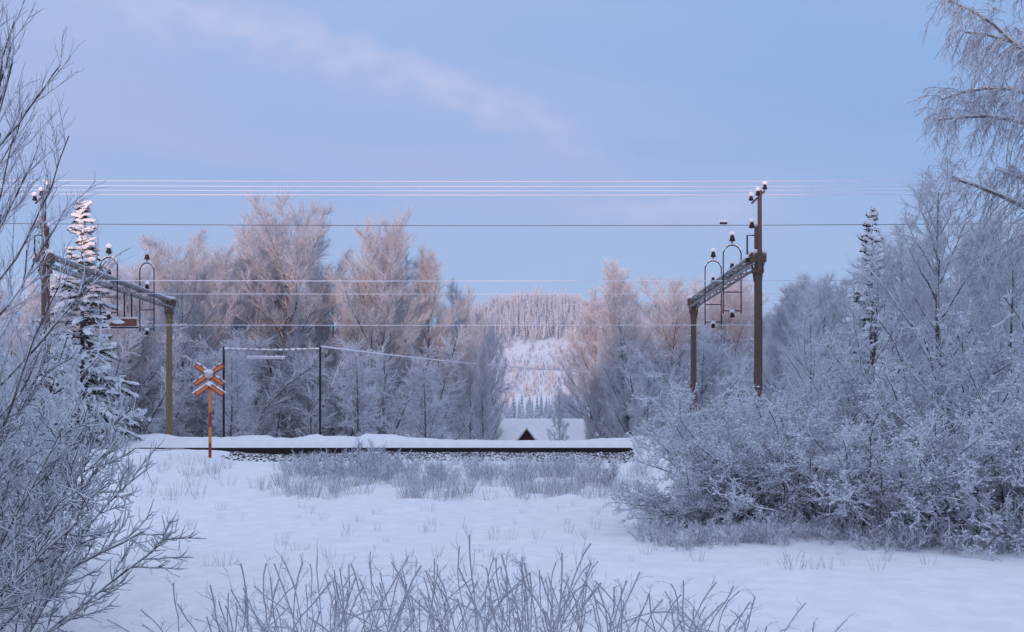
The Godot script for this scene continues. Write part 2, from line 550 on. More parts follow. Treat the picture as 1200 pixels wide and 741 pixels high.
# two posts and a lattice beam over the track; local z runs from the near post (0) to the far one (-span)
func portal(where: Vector3, span: float, far_mat: Material, far_foot: float, label: String) -> Node3D:
	var o := thing("catenary_portal", where, label, "portal", "railway portals over the track")
	var by := 7.42 - where.y
	var top := 9.75 - where.y
	var rng := RandomNumberGenerator.new()
	rng.seed = int(where.x * 7.0 + 900.0)
	var b := Buf.new()
	b.tube(line([Vector3(0, -0.5, 0), Vector3(0.02, 4, 0), Vector3(0.01, 8.55 - where.y, 0)]), 0.16, 0.125, 10, true)
	part("post", b, M.pole, o)
	b = Buf.new()
	b.tube(line([Vector3(0, far_foot - where.y - 0.4, -span), Vector3(0, by + 0.02, -span)]), 0.155, 0.125, 10, true)
	part("post", b, far_mat, o)
	# slimmer mast bolted onto the near post
	b = Buf.new()
	b.tube(line([Vector3(0.03, by - 0.5, 0.17), Vector3(0.03, top - 0.3, 0.17), Vector3(0.06, top, 0.17)]), 0.085, 0.06, 8, true)
	b.tube(line([Vector3(-0.25, top - 0.45, 0.2), Vector3(0.2, top - 0.02, 0.2)]), 0.035, 0.035, 6, true)
	var mast := part("mast", b, M.pole, o)
	insulator(Vector3(-0.27, top - 0.25, 0.2), 0.9, mast)
	insulator(Vector3(-0.04, top - 0.08, 0.2), 0.9, mast)
	insulator(Vector3(0.2, top + 0.13, 0.2), 0.9, mast)
	# side frame with a line insulator
	b = Buf.new()
	b.tube(line([Vector3(-0.06, 8.25 - where.y, 0.0), Vector3(-0.36, 8.25 - where.y, 0.0), Vector3(-0.36, 7.45 - where.y, 0.0), Vector3(-0.06, 7.45 - where.y, 0.0)]), 0.03, 0.03, 6, true)
	var fr := part("side_bracket", b, M.iron, o)
	insulator(Vector3(-0.2, 8.62 - where.y, 0.0), 1.1, fr)
	insulator(Vector3(-0.36, 7.42 - where.y, 0.0), 0.8, fr)
	b = Buf.new()
	b.blob(Vector3(0.06, 8.62 - where.y, 0), Vector3.RIGHT, 0.14, 0.14, 0.1, rng)
	part("snow_cap", b, M.cap, o)
	# the beam: four chords and lacing between them
	b = Buf.new()
	for sx in [-0.17, 0.17]:
		for sy in [-0.16, 0.16]:
			b.box(Vector3(sx, by + sy, -span * 0.5), Vector3(0.07, 0.07, span + 0.5))
	part("beam", b, M.steel, o)
	b = Buf.new()
	var bays := 18
	for k in bays:
		var z0 := -span * k / bays
		var z1 := -span * (k + 1) / bays
		var f := 1.0 if k % 2 == 0 else -1.0
		for sx in [-0.18, 0.18]:
			b.tube(line([Vector3(sx, by - 0.15 * f, z0), Vector3(sx, by + 0.15 * f, z1)]), 0.022, 0.022, 4)
		for sy in [-0.15, 0.15]:
			b.tube(line([Vector3(-0.16 * f, by + sy, z0), Vector3(0.16 * f, by + sy, z1)]), 0.022, 0.022, 4)
	part("lacing", b, M.steel, o)
	b = Buf.new()
	for k in 26:
		b.blob(Vector3(rng.randf_range(-0.04, 0.04), by + 0.225, -span * (k + 0.5) / 26.0), Vector3(0, 0, -1), 0.36, 0.2, rng.randf_range(0.04, 0.075), rng)
	part("snow_cover", b, M.cap, o)
	# clamps where the beam meets the posts
	for z in [0.0, -span]:
		b = Buf.new()
		b.box(Vector3(0, by + 0.05, z), Vector3(0.52, 0.3, 0.4))
		b.box(Vector3(0, by - 0.4, z), Vector3(0.36, 0.12, 0.36))
		b.tube(line([Vector3(0.2, by - 0.1, z), Vector3(0.12, by - 0.75, z)]), 0.03, 0.03, 5)
		b.tube(line([Vector3(-0.2, by - 0.1, z), Vector3(-0.12, by - 0.75, z)]), 0.03, 0.03, 5)
		var cl := part("clamp", b, M.pole, o)
		b = Buf.new()
		b.blob(Vector3(0, by + 0.26, z), Vector3.RIGHT, 0.32, 0.24, 0.11, rng)
		part("snow_cap", b, M.cap, cl)
	return o

func build_railway() -> void:
	var t := thing("railway_track", Vector3(0, 0, -41.72), "bare stretch of rusty railway track on its ballast bed", "railway track")
	for s in [0.72, -0.72]:
		var b := Buf.new()
		b.box(Vector3(0, 0.865, s), Vector3(120, 0.045, 0.075))
		b.box(Vector3(0, 0.775, s), Vector3(120, 0.14, 0.024))
		b.box(Vector3(0, 0.69, s), Vector3(120, 0.03, 0.14))
		part("rail", b, M.rail, t)
	var x := -12.0
	var mesh: Mesh = null
	while x < 6.0:
		var o: MeshInstance3D
		if mesh == null:
			var b := Buf.new()
			b.box(Vector3.ZERO, Vector3(0.24, 0.2, 2.6))
			o = part("sleeper", b, M.sleeper, t)
			mesh = o.mesh
		else:
			o = MeshInstance3D.new()
			o.name = "sleeper"
			o.mesh = mesh
			t.add_child(o, true)
		o.position = Vector3(x, 0.57, 0)
		x += 0.62
	# ballast stones on the near shoulder and against the near rail
	var rng := RandomNumberGenerator.new()
	rng.seed = 77
	var sb := Buf.new()
	sb.octa(Vector3.ZERO, 0.05, 0.04, 0.045, 0.3)
	for dark in [true, false]:
		var mm := MultiMesh.new()
		mm.transform_format = MultiMesh.TRANSFORM_3D
		mm.mesh = sb.put(ArrayMesh.new(), M.stone if dark else M.cap)
		var n := 5200 if dark else 3600
		mm.instance_count = n
		for i in n:
			var px := rng.randf_range(-10.2, 4.4)
			var d := rng.randf_range(38.75, 40.95)
			if dark and rng.randf() < 0.5: d = rng.randf_range(39.6, 40.95)
			var edge := ramp(-10.4, -5.0, px)
			if rng.randf() > 0.25 + edge: d = rng.randf_range(40.2, 40.95)
			var s := rng.randf_range(0.6, 1.5)
			mm.set_instance_transform(i, Transform3D(Basis.from_euler(Vector3(rng.randf() * 6.0, rng.randf() * 6.0, rng.randf() * 6.0)).scaled(Vector3(s, s * 0.8, s)), Vector3(px, ground_at(px, -d) + 0.015, -d)))
		var o := MultiMeshInstance3D.new()
		o.name = "ballast" if dark else "frosted_ballast"
		o.multimesh = mm
		add_child(o)
		tag(o, "dark crushed stone ballast beneath the near rail" if dark else "frost whitened ballast stones scattered on the track shoulder", "ballast", "", "stuff")

func crossing_sign() -> void:
	var o := thing("crossing_sign", on_ground(-10.35, 38.0), "red and yellow double crossbuck on a banded post beside the railway crossing", "road sign")
	var y0 := 3.47 - o.position.y
	var rng := RandomNumberGenerator.new()
	rng.seed = 5
	var bands := [[-0.3, 0.5, "red"], [0.5, 1.05, "yellow"], [1.05, 1.55, "red"], [1.55, y0 + 0.1, "yellow"]]
	for b in bands:
		var bf := Buf.new()
		bf.tube(line([Vector3(0, b[0], 0), Vector3(0, b[1], 0)]), 0.052, 0.052, 10, true)
		var p := part("post_band", bf, M[b[2]], o)
		p.set_meta("label", b[2] + " band of the sign post")
	var arms := []
	for s in [-1.0, 1.0]:
		arms.append([Vector3(0, y0, 0.085 + 0.026 * s), s * 0.60, 1.2])
	for s in [-1.0, 1.0]:
		arms.append([Vector3(s * 0.25, y0 - 0.52, 0.085 + 0.026 * s), -s * 0.60, 0.60])
	for a in arms:
		var basis := Basis(Vector3(0, 0, 1), a[1])
		var bf := Buf.new()
		bf.box(a[0], Vector3(a[2], 0.19, 0.018), basis)
		var p := part("cross_arm", bf, M.red, o)
		var inl := Buf.new()
		inl.box(a[0] + Vector3(0, 0, 0.012), Vector3(a[2] - 0.09, 0.10, 0.008), basis)
		part("reflective_panel", inl, M.yellow, p)
		var sn := Buf.new()
		var k := 0
		while k < 5:
			var u: float = (k - 2) / 2.3 * a[2] * 0.5
			sn.blob(a[0] + basis * Vector3(u, 0.10, 0), basis * Vector3.RIGHT, 0.10, 0.03, rng.randf_range(0.015, 0.04), rng)
			k += 1
		part("snow_cover", sn, M.cap, p)
	var c := Buf.new()
	c.tube(line([Vector3(0, y0 + 0.02, 0.12), Vector3(0, y0 + 0.02, 0.2)]), 0.15, 0.14, 14, true)
	c.tube(line([Vector3(0, y0 + 0.02, 0.2), Vector3(0, y0 + 0.02, 0.26)]), 0.09, 0.09, 12, true)
	var lamp := part("signal_housing", c, M.grey, o)
	c = Buf.new()
	c.blob(Vector3(0, y0 + 0.10, 0.19), Vector3.RIGHT, 0.16, 0.11, 0.09, rng)
	part("snow_cap", c, M.cap, lamp)
	c = Buf.new()
	c.blob(Vector3(0.01, y0 - 0.30, 0.13), Vector3.RIGHT, 0.085, 0.07, 0.1, rng)
	part("snow_lump", c, M.cap, o)

func height_gauge() -> void:
	var p := on_ground(-11.26, 52.0)
	var o := thing("height_gauge", p, "slim steel height gauge frame with snowy crossbar beyond the track", "gauge frame")
	var top := 5.32 - p.y
	var w := 4.52
	var rng := RandomNumberGenerator.new()
	rng.seed = 6
	for k in 2:
		var b := Buf.new()
		var x := -w * 0.5 + w * k
		b.tube(line([Vector3(x, -0.5, 0), Vector3(x, top + 0.12, 0)]), 0.055, 0.05, 8, true)
		part("post", b, M.iron, o)
	var b := Buf.new()
	b.tube(line([Vector3(-w * 0.5, top, 0), Vector3(0, top - 0.05, 0), Vector3(w * 0.5, top, 0)]), 0.05, 0.05, 8, true)
	var bar := part("crossbar", b, M.steel, o)
	b = Buf.new()
	for k in 16:
		b.blob(Vector3(-w * 0.5 + w * (k + 0.5) / 16.0, top + 0.03 - 0.05 * sin(PI * (k + 0.5) / 16.0), 0), Vector3.RIGHT, 0.17, 0.06, rng.randf_range(0.05, 0.07), rng)
	part("snow_cover", b, M.cap, bar)
	b = Buf.new()
	b.box(Vector3(-0.28, top - 0.40, 0), Vector3(1.78, 0.10, 0.05))
	for x in [-1.1, 0.54]:
		b.tube(line([Vector3(x, top - 0.05, 0), Vector3(x, top - 0.36, 0)]), 0.012, 0.012, 4)
	var bd := part("hanging_bar", b, M.grey, o)
	b = Buf.new()
	for k in 7:
		b.blob(Vector3(-1.05 + k * 0.26, top - 0.33, 0), Vector3.RIGHT, 0.15, 0.05, 0.035, rng)
	part("snow_cover", b, M.cap, bd)

func cottage() -> void:
	var o := thing("cottage", Vector3(1.85, -2.0, -86.5), "low cottage with thick snow on its roof and dark gabled dormer beyond the railway", "house")
	var hw := 4.0
	var ry := 4.08      # ridge over the ground
	var ey := 2.0
	var dp := 3.6
	var b := Buf.new()
	b.box(Vector3(0, ey * 0.5 + 0.1, 0), Vector3(hw * 2.0 - 0.7, ey + 0.2, dp * 2.0 - 0.8))
	for s in [-1.0, 1.0]:
		b.tri(Vector3(s * (hw - 0.36), ey, -dp + 0.5), Vector3(s * (hw - 0.36), ry - 0.25, 0), Vector3(s * (hw - 0.36), ey, dp - 0.5))
	part("wall", b, M.wall, o)
	b = Buf.new()
	for s in [-1.0, 1.0]:
		b.quad(Vector3(-hw, ry, 0), Vector3(hw, ry, 0), Vector3(hw, ey - 0.1, s * dp), Vector3(-hw, ey - 0.1, s * dp))
		b.quad(Vector3(-hw, ry - 0.1, 0), Vector3(hw, ry - 0.1, 0), Vector3(hw, ey - 0.2, s * dp), Vector3(-hw, ey - 0.2, s * dp))
	var roof := part("roof", b, M.sleeper, o)
	# snow blanket, uneven along its edges
	var rng := RandomNumberGenerator.new()
	rng.seed = 8
	b = Buf.new()
	var nx := 24
	var nz := 14
	var grid := []
	for i in nz + 1:
		var row := []
		for k in nx + 1:
			var u := -1.0 + 2.0 * k / nx
			var q := -1.0 + 2.0 * i / nz
			var edge := sqrt(clampf((1.0 - absf(u)) * 10.0, 0.0, 1.0)) * sqrt(clampf((1.0 - absf(q)) * 7.0, 0.0, 1.0))
			var yy := lerpf(ry, ey - 0.1, absf(q)) + (0.05 + 0.24 * edge) + rough.get_noise_2d(k * 9.0, i * 9.0) * 0.04 * edge
			row.append(Vector3(u * (hw + 0.06), yy - 0.05 * exp(-absf(q) * 8.0), q * (dp + 0.05)))
		grid.append(row)
	for i in nz:
		for k in nx:
			b.quad(grid[i][k], grid[i][k + 1], grid[i + 1][k + 1], grid[i + 1][k])
	part("snow_cover", b, M.cap, roof)
	# dormer
	var dx := -0.75
	var dz := 2.9
	var base := 2.5
	var pk := 3.5
	b = Buf.new()
	b.tri(Vector3(dx - 0.72, base, dz), Vector3(dx, pk, dz), Vector3(dx + 0.72, base, dz))
	b.quad(Vector3(dx - 0.72, base - 0.5, dz), Vector3(dx - 0.72, base, dz), Vector3(dx + 0.72, base, dz), Vector3(dx + 0.72, base - 0.5, dz))
	var dm := part("dormer", b, M.wall, o)
	dm.set_meta("label", "dark red brown dormer gable")
	b = Buf.new()
	for k in 3:
		b.box(Vector3(dx, base + 0.18 + k * 0.2, dz + 0.02), Vector3(1.0 - k * 0.33, 0.02, 0.03))
	b.box(Vector3(dx, base + 0.1, dz + 0.02), Vector3(0.03, 0.5, 0.03))
	part("board", b, M.wall, dm)
	b = Buf.new()
	for s in [-1.0, 1.0]:
		b.quad(Vector3(dx, pk + 0.16, dz + 0.5), Vector3(dx, pk + 0.16, dz - 2.6), Vector3(dx + s * 0.95, base + 0.02, dz - 1.2), Vector3(dx + s * 0.95, base + 0.02, dz + 0.5))
		b.quad(Vector3(dx, pk + 0.02, dz + 0.5), Vector3(dx, pk + 0.16, dz + 0.5), Vector3(dx + s * 0.95, base + 0.02, dz + 0.5), Vector3(dx + s * 0.88, base - 0.1, dz + 0.5))
	part("dormer_snow", b, M.cap, dm)
	for s in [-2.3, 0.6, 2.4]:
		b = Buf.new()
		b.box(Vector3(s, 1.1, dp - 0.38), Vector3(0.9, 1.1, 0.06))
		var win := part("window", b, M.grey, o)
		b = Buf.new()
		b.box(Vector3(s, 1.1, dp - 0.34), Vector3(0.75, 0.95, 0.02))
		part("pane", b, M.glass, win)

# ---------------------------------------------------------------- vegetation
func far_conifer() -> Array:
	var rng := RandomNumberGenerator.new()
	rng.seed = 41
	var dark := Buf.new()
	var ice := Buf.new()
	dark.tube(line([Vector3(0, -1, 0), Vector3(0, 5, 0)]), 0.16, 0.1, 4)
	for k in 9:
		var y := 2.2 + k * 1.15
		var r := lerpf(1.55, 0.25, k / 8.0)
		for i in 7:
			var a := TAU * i / 7.0 + k * 0.7 + rng.randf_range(-0.3, 0.3)
			var o := Vector3(cos(a), 0, sin(a))
			var side := Vector3(-sin(a), 0, cos(a))
			var rr := r * rng.randf_range(0.7, 1.15)
			var tip := o * rr + Vector3(0, y - 0.5, 0)
			var up := Vector3(0, y + 1.3, 0)
			ice.tri(up, tip + side * rr * 0.42, tip - side * rr * 0.42)
			ice.tri(up + o * 0.05, tip + side * rr * 0.42, tip + Vector3(0, -0.25, 0))
			dark.tri(Vector3(0, y + 0.6, 0), tip + side * rr * 0.5 + Vector3(0, -0.3, 0), tip - side * rr * 0.5 + Vector3(0, -0.3, 0))
	return [dark, ice]

func forest(called: String, label: String, spots: Array, frosty: Material) -> void:
	var f := far_conifer()
	var mesh := ArrayMesh.new()
	f[0].put(mesh, M.twig)
	f[1].put(mesh, frosty)
	var mm := MultiMesh.new()
	mm.transform_format = MultiMesh.TRANSFORM_3D
	mm.mesh = mesh
	mm.instance_count = spots.size()
	for i in spots.size():
		mm.set_instance_transform(i, spots[i])
	var o := MultiMeshInstance3D.new()
	o.name = called
	o.multimesh = mm
	add_child(o)
	tag(o, label, "forest", "", "stuff")

func build_far() -> void:
	var rng := RandomNumberGenerator.new()
	rng.seed = 51
	var spots := []
	for i in 9500:
		var d := rng.randf_range(640.0, 1010.0)
		var x := rng.randf_range(-0.16, 0.17) * d
		if d < 690.0 + noise.get_noise_2d(x * 0.35, 7.0) * 25.0 + rng.randf_range(-25.0, 25.0): continue
		if noise.get_noise_2d(x * 0.5, d * 0.3) > 0.28: continue
		var s := rng.randf_range(0.35, 1.0) * rng.randf_range(0.7, 1.35)
		spots.append(Transform3D(Basis(Vector3.UP, rng.randf() * TAU).scaled_local(Vector3(s * rng.randf_range(0.7, 1.4), s * rng.randf_range(0.85, 1.2), s * rng.randf_range(0.7, 1.4))), on_ground(x, d)))
	forest("hill_forest", "frosted forest covering the sunlit hilltop far behind", spots, M.frost)
	spots = []
	for i in 700:
		var d := rng.randf_range(225.0, 300.0)
		var x := rng.randf_range(-0.12, 0.14) * d
		var s := rng.randf_range(0.2, 0.5)
		if rng.randf() < 0.12: s = rng.randf_range(0.5, 0.72)
		spots.append(Transform3D(Basis(Vector3.UP, rng.randf() * TAU).scaled_local(Vector3(s * 0.75, s, s * 0.75)), on_ground(x, d)))
	forest("far_wood", "belt of small dark conifers at the foot of the hill", spots, M.frost)
	spots = []
	for i in 3200:
		var d := rng.randf_range(330.0, 665.0)
		var x := rng.randf_range(-0.14, 0.16) * d
		var s := rng.randf_range(0.08, 0.2) * rng.randf_range(0.8, 2.0)
		spots.append(Transform3D(Basis(Vector3.UP, rng.randf() * TAU).scaled_local(Vector3(s * 1.3, s, s * 1.3)), on_ground(x, d)))
	forest("clearing_saplings", "frosted saplings scattered over the clearing below the hill forest", spots, M.frost)
	spots = []
	for i in 2200:
		var d := rng.randf_range(-330.0, -225.0)
		var x := rng.randf_range(-420.0, 420.0)
		var s := rng.randf_range(0.25, 0.5)
		spots.append(Transform3D(Basis(Vector3.UP, rng.randf() * TAU).scaled_local(Vector3(s, s, s)), on_ground(x, d)))
	forest("ridge_forest", "forest on the ridge across the field from the railway", spots, M.frost)

var tops := {}
var birches: Array[Node3D] = []
var brush: Array[Node3D] = []

func build_tree_protos() -> void:
	var dome := [0.5, 0.75, 0.95, 1.0, 0.98, 0.9, 0.75, 0.62, 0.5]
	var flame := [0.35, 0.65, 0.9, 1.0, 0.95, 0.8, 0.66, 0.5]
	var st := style({"seg1": 6, "lift1": 0.10, "l2": 1.25, "n2": 4.8, "n3": 36, "l3": 0.6, "up2": 0.45, "up3": 0.35, "r2": 0.010, "r3": 0.0062, "icy": 0.82, "cap": 0.7, "ice2": 0.65})
	birches.append(plant("birch_tree", grow_tree(101, 14.2, 0.2, 58, 0.12, 4.5, dome, 0.45, 1.8, Vector3.ZERO, st), M.bark, M.frost))
	birches.append(plant("birch_tree", grow_tree(102, 14.8, 0.18, 54, 0.08, 3.9, flame, 0.5, 2.4, Vector3(0.02, 0, 0), st), M.bark, M.frost))
	birches.append(plant("birch_tree", grow_tree(103, 14.2, 0.17, 50, 0.16, 4.1, dome, 0.55, 1.6, Vector3(-0.02, 0, 0.02), st), M.birch, M.frost))
	var globe := [0.55, 0.8, 0.95, 1.0, 1.0, 0.95, 0.85, 0.72]
	var sg := style({"seg1": 7, "wander": 0.17, "lift1": 0.10, "l2": 1.4, "n2": 5.2, "n3": 36, "l3": 0.55, "up2": 0.5, "up3": 0.35, "r2": 0.010, "r3": 0.0062, "icy": 0.8, "cap": 0.8, "ice2": 0.7})
	birches.append(plant("birch_tree", grow_tree(104, 13.4, 0.22, 52, 0.2, 4.8, globe, 0.5, 1.1, Vector3(0.01, 0, 0), sg), M.bark, M.frost))
	var sb := style({"l2": 0.9, "n2": 5.0, "n3": 20, "l3": 0.4, "cap": 0.85, "ice2": 0.85, "up2": 0.2, "up3": 0.05, "icy": 0.85, "r3": 0.0095, "wander": 0.24, "lift1": 0.0, "lift2": -0.05})
	brush.append(plant("young_tree", grow_tree(201, 7.0, 0.08, 34, 0.08, 2.1, dome, 0.6, 1.6, Vector3(0.05, 0, 0), sb), M.bark, M.frost))
	brush.append(plant("young_tree", grow_tree(202, 7.0, 0.07, 30, 0.15, 1.8, flame, 0.5, 1.8, Vector3(-0.06, 0, 0), sb), M.bark, M.frost))
	brush.append(plant("many_stemmed_tree", grow_shrub(203, 6.2, 12, 0.6, 0.55, 0.05, sb), M.bark, M.frost))

func tree_at(kind: Node3D, px: float, top: float, d: float, rng: RandomNumberGenerator, label: String, group := "", wide := 1.0) -> void:
	var x := (px - 600.0) / FOCAL * d
	var g := on_ground(x, d)
	var tall := EYE + (500.0 - top) / FOCAL * d - g.y
	if not tops.has(kind):
		tops[kind] = kind.get_node("crown").mesh.get_aabb().end.y
	var s: float = tall / tops[kind]
	put(kind, g, Vector3(s * wide, s, s * wide), rng.randf() * TAU, label, "tree", group)

func build_wood() -> void:
	var rng := RandomNumberGenerator.new()
	rng.seed = 61
	var gl := "frosted trees beyond the railway"
	# the crowns that stand out against the sky: kind, pixel column, top row, distance, width, label
	var stars := [
		[3, 335, 222, 70, 0.95, "tallest domed birch, thick with frost, behind the height gauge"],
		[2, 305, 250, 74, 1.05, "wide frosted birch leaning on the flank of the tallest domed birch"],
		[0, 434, 236, 68, 0.85, "tall slender birch with a pointed pinkish crown beyond the track"],
		[2, 455, 282, 73, 0.9, "lower frosted birch behind the tall slender pointed one"],
		[3, 210, 266, 66, 0.95, "broad frosted birch behind the tan portal post"],
		[0, 262, 284, 72, 1.0, "frosted birch between the broad birch and the tallest domed birch"],
		[1, 175, 300, 74, 1.0, "frosted birch between the snowy spruce and the broad birch"],
		[3, 388, 290, 75, 0.95, "lower birch filling the gap between the two tallest crowns"],
		[1, 508, 288, 72, 0.9, "small topped birch before the edge of the clearing"],
		[2, 540, 325, 78, 0.8, "thin birch at the edge of the hill view, beside the small topped birch"],
		[1, 742, 300, 66, 0.95, "frosted birch rising behind the snowy berm beside the cottage"],
		[0, 728, 345, 78, 0.7, "low rounded birch beside the cottage gable end"],
		[3, 785, 318, 70, 1.0, "frosted birch behind the brown portal post"],
		[0, 840, 312, 76, 1.1, "frosted birch behind the hoops of the portal beam"],
		[1, 915, 322, 70, 1.1, "frosted birch just behind the tall portal post with mast"],
		[2, 980, 330, 66, 1.1, "frosted birch seen behind the snow clad spruce in the thicket"],
	]
	for s in stars:
		tree_at(birches[s[0]], s[1], s[2], s[3], rng, s[5], gl, s[4] * 1.15)
	for k in 8:
		tree_at(birches[k % 3], [150, 110, 60, 10, 1040, 1090, 1150, 1190][k], 300 + (k * 37) % 60, 60 + (k * 13) % 20, rng, "frosted birch standing in the wood at the end of the tree belt", gl, 1.2)
	# second and third rows fill the belt
	for k in 22:
		var px := -20.0 + k * 27.0
		if k > 11: px = 690.0 + (k - 12) * 54.0
		var top := 345.0 + rng.randf_range(-20, 25)
		if px < 480.0 and px > 180.0: top = 298.0 + rng.randf_range(-15, 25)
		if px > 480.0 and px < 640.0: continue
		tree_at(birches[k % 4], px, top, rng.randf_range(85, 105), rng, "distant hazy birch in the back row of the tree belt", "back row of the tree belt", 1.3)
	# undergrowth along the far side of the track
	for k in 44:
		var px := 20.0 + k * 27.0 + rng.randf_range(-10, 10)
		var d := rng.randf_range(54, 66)
		var top := rng.randf_range(375, 425)
		if px > 535.0 and px < 735.0: continue
		tree_at(brush[k % 3], px, top, d, rng, ["young broad crowned snow laden tree in the undergrowth beyond the track", "young leaning flame shaped snowy tree in the undergrowth beyond the track", "many stemmed snow laden small tree in the undergrowth beyond the track"][k % 3], "undergrowth beyond the track", 1.1)
	# slim trees in the gap before the cottage
	tree_at(birches[1], 566, 395, 62, rng, "thin young birch with bare dark trunk before the cottage roof", "", 0.55)
	tree_at(birches[2], 552, 370, 70, rng, "slender birch beside the thin bare trunked one", "", 0.7)
	tree_at(brush[1], 655, 452, 66, rng, "small frosted sapling standing before the cottage gable end", "", 0.6)
	tree_at(birches[3], 572, 362, 84, rng, "slender hazy birch whose twigs veil the flank of the sunlit hill", "", 0.6)
	tree_at(birches[0], 706, 420, 72, rng, "short bushy birch at the corner of the cottage", "", 0.9)
	var w := spruce(301, 9.0, 2.1, 3.2)
	var sp := plant("spruce_tree", w, M.bark, M.frost)
	for c in sp.get_children():
		if c.name == &"crown": c.mesh.surface_set_material(0, M.needle)
	tree_at(sp, 96, 238, 44, rng, "dark spruce loaded with snow behind the portal beam", "", 1.15)
	tree_at(sp, 1022, 246, 34, rng, "snow clad spruce rising out of the frosted trees and bushes", "", 0.8)

func build_near() -> void:
	var rng := RandomNumberGenerator.new()
	rng.seed = 71
	# bare limbed trees over the big bush
	var st := style({"seg1": 6, "wander": 0.2, "l2": 0.75, "n2": 6.5, "n3": 20, "l3": 0.3, "r2": 0.008, "r3": 0.0052, "cap": 1.0, "steep": 0.985, "ice2": 0.9, "icy": 0.88, "up2": 0.15, "up3": 0.1, "lift1": 0.12, "lift2": 0.0})
	var wide := [0.9, 1.0, 0.95, 0.85, 0.7, 0.5, 0.3]
	var a := plant("rowan_tree", grow_tree(401, 8.2, 0.13, 24, 0.25, 3.0, wide, 0.8, 1.8, Vector3(0.03, 0, 0), st), M.bark, M.frost)
	var b := plant("rowan_tree", grow_tree(402, 7.0, 0.10, 20, 0.2, 2.8, wide, 0.8, 1.5, Vector3(-0.25, 0, 0.05), st), M.bark, M.frost)
	tree_at(a, 1104, 168, 25, rng, "tall bare tree with snow lined forked limbs behind the big bush")
	tree_at(b, 1010, 275, 26, rng, "leaning tree with white lined limbs behind the big bush")
	tree_at(b, 1165, 285, 24, rng, "crooked dark stemmed tree beside the tall forked tree", "", 0.9)
	tree_at(a, 955, 330, 31, rng, "fine twigged frosted tree beside the snow clad spruce")
	for t in [[3, 1062, 262, 41, "frosted birch with a round crown behind the tall forked tree"], [0, 1135, 240, 38, "tall frosted birch between the forked tree and the weeping birch"], [2, 1185, 265, 36, "frosted birch standing behind the weeping birch"], [3, 965, 318, 43, "round crowned frosted birch behind the fine twigged tree"], [1, 905, 350, 46, "narrow frosted birch behind the mast of the tall portal post"]]:
		tree_at(birches[t[0]], t[1], t[2], t[3], rng, t[4], "frosted trees behind the thicket", 1.15)
	# weeping birch whose branches hang into the picture
	var wst := style({"seg1": 7, "wander": 0.1, "lift1": -0.10, "n2": 12.0, "l2": 1.6, "seg2": 5, "fwd2": 0.5, "up2": -0.2, "lift2": -0.3, "n3": 26, "l3": 0.3, "fwd3": 0.6, "up3": -0.6, "bend3": -0.5, "r3": 0.006, "r2": 0.008, "bent": true, "icy": 0.7, "cap": 0.9, "ice2": 0.8})
	var wb := plant("weeping_birch_tree", grow_tree(403, 14.0, 0.2, 50, 0.3, 3.6, [0.8, 1.0, 1.0, 0.9, 0.6, 0.3], 0.9, 1.6, Vector3.ZERO, wst), M.birch, M.frost)
	put(wb, on_ground(11.2, 21.5), Vector3.ONE, 0.4, "weeping birch with long hanging frosted twigs over the bushes", "tree")
	# the big frosted bush and its neighbours
	var bst := style({"seg1": 7, "wander": 0.3, "lift1": -0.05, "n2": 9.0, "from2": 0.05, "l2": 0.62, "fwd2": 0.5, "up2": 0.1, "lift2": -0.03, "n3": 20, "l3": 0.14, "r2": 0.006, "r3": 0.0056, "icy": 0.82, "cap": 0.7, "ice2": 0.8, "clump": 0.42, "clump_r": 0.023, "up3": 0.1, "fwd3": 0.5})
	var b1 := plant("frosted_bush", grow_shrub(501, 2.6, 30, 0.5, 1.0, 0.02, bst), M.bark, M.frost)
	var b2 := plant("frosted_bush", grow_shrub(502, 2.4, 26, 0.6, 1.25, 0.018, bst), M.bark, M.frost)
	var spots := [
		[b1, 866, 18.6, 436, 0.95, "rounded frosted bush hiding the foot of the brown portal post"],
		[b2, 838, 17.8, 505, 0.9, "low spreading frosted bush at the open field edge of the thicket"],
		[b1, 905, 18.0, 452, 1.0, "dense frosted bush hiding the foot of the tall portal post"],
		[b2, 965, 17.0, 455, 1.1, "dense frosted bush below the leaning tree"],
		[b1, 1030, 16.4, 470, 1.0, "dense frosted bush below the snow clad spruce"],
		[b2, 1095, 16.8, 430, 1.05, "frosted bush around the trunk of the tall forked tree"],
		[b1, 1165, 17.0, 420, 1.0, "frosted bush under the weeping birch"],
		[b2, 1230, 15.5, 440, 1.0, "frosted bush beside the trunk of the weeping birch"],
		[b2, 806, 18.0, 560, 0.72, "smallest frosted bush poking out of the thicket onto the snow field"],
		[b1, 870, 21.0, 440, 1.0, "frosted bush at the back of the thicket before the railway bank"],
		[b2, 985, 23.0, 385, 0.85, "tall frosted bush at the back of the thicket, before the leaning tree"],
		[b1, 1060, 22.0, 365, 0.85, "tall frosted bush between the spruce and the tall forked tree"],
		[b2, 1140, 21.0, 350, 0.9, "tall frosted bush between the tall forked tree and the crooked one"],
		[b1, 1205, 20.0, 335, 0.9, "tallest frosted bush, against the trunk of the weeping birch"],
		[b1, -35, 13.0, 300, 0.72, "pale frosted bush behind the hoar frosted shrubs, before the spruce"],
		[b2, 930, 25.0, 410, 0.85, "tall frosted bush beyond the tall portal post foot"],
	]
	for s in spots:
		var x: float = (s[1] - 600.0) / FOCAL * s[2]
		var g := on_ground(x, s[2])
		var k: float = (EYE + (500.0 - s[3]) / FOCAL * s[2] - g.y) / 2.35
		put(s[0], g, Vector3(s[4] * clampf(k, 0.8, 1.3), k, s[4] * clampf(k, 0.8, 1.3)), rng.randf() * TAU, s[5], "bush", "frosted bushes round the field")
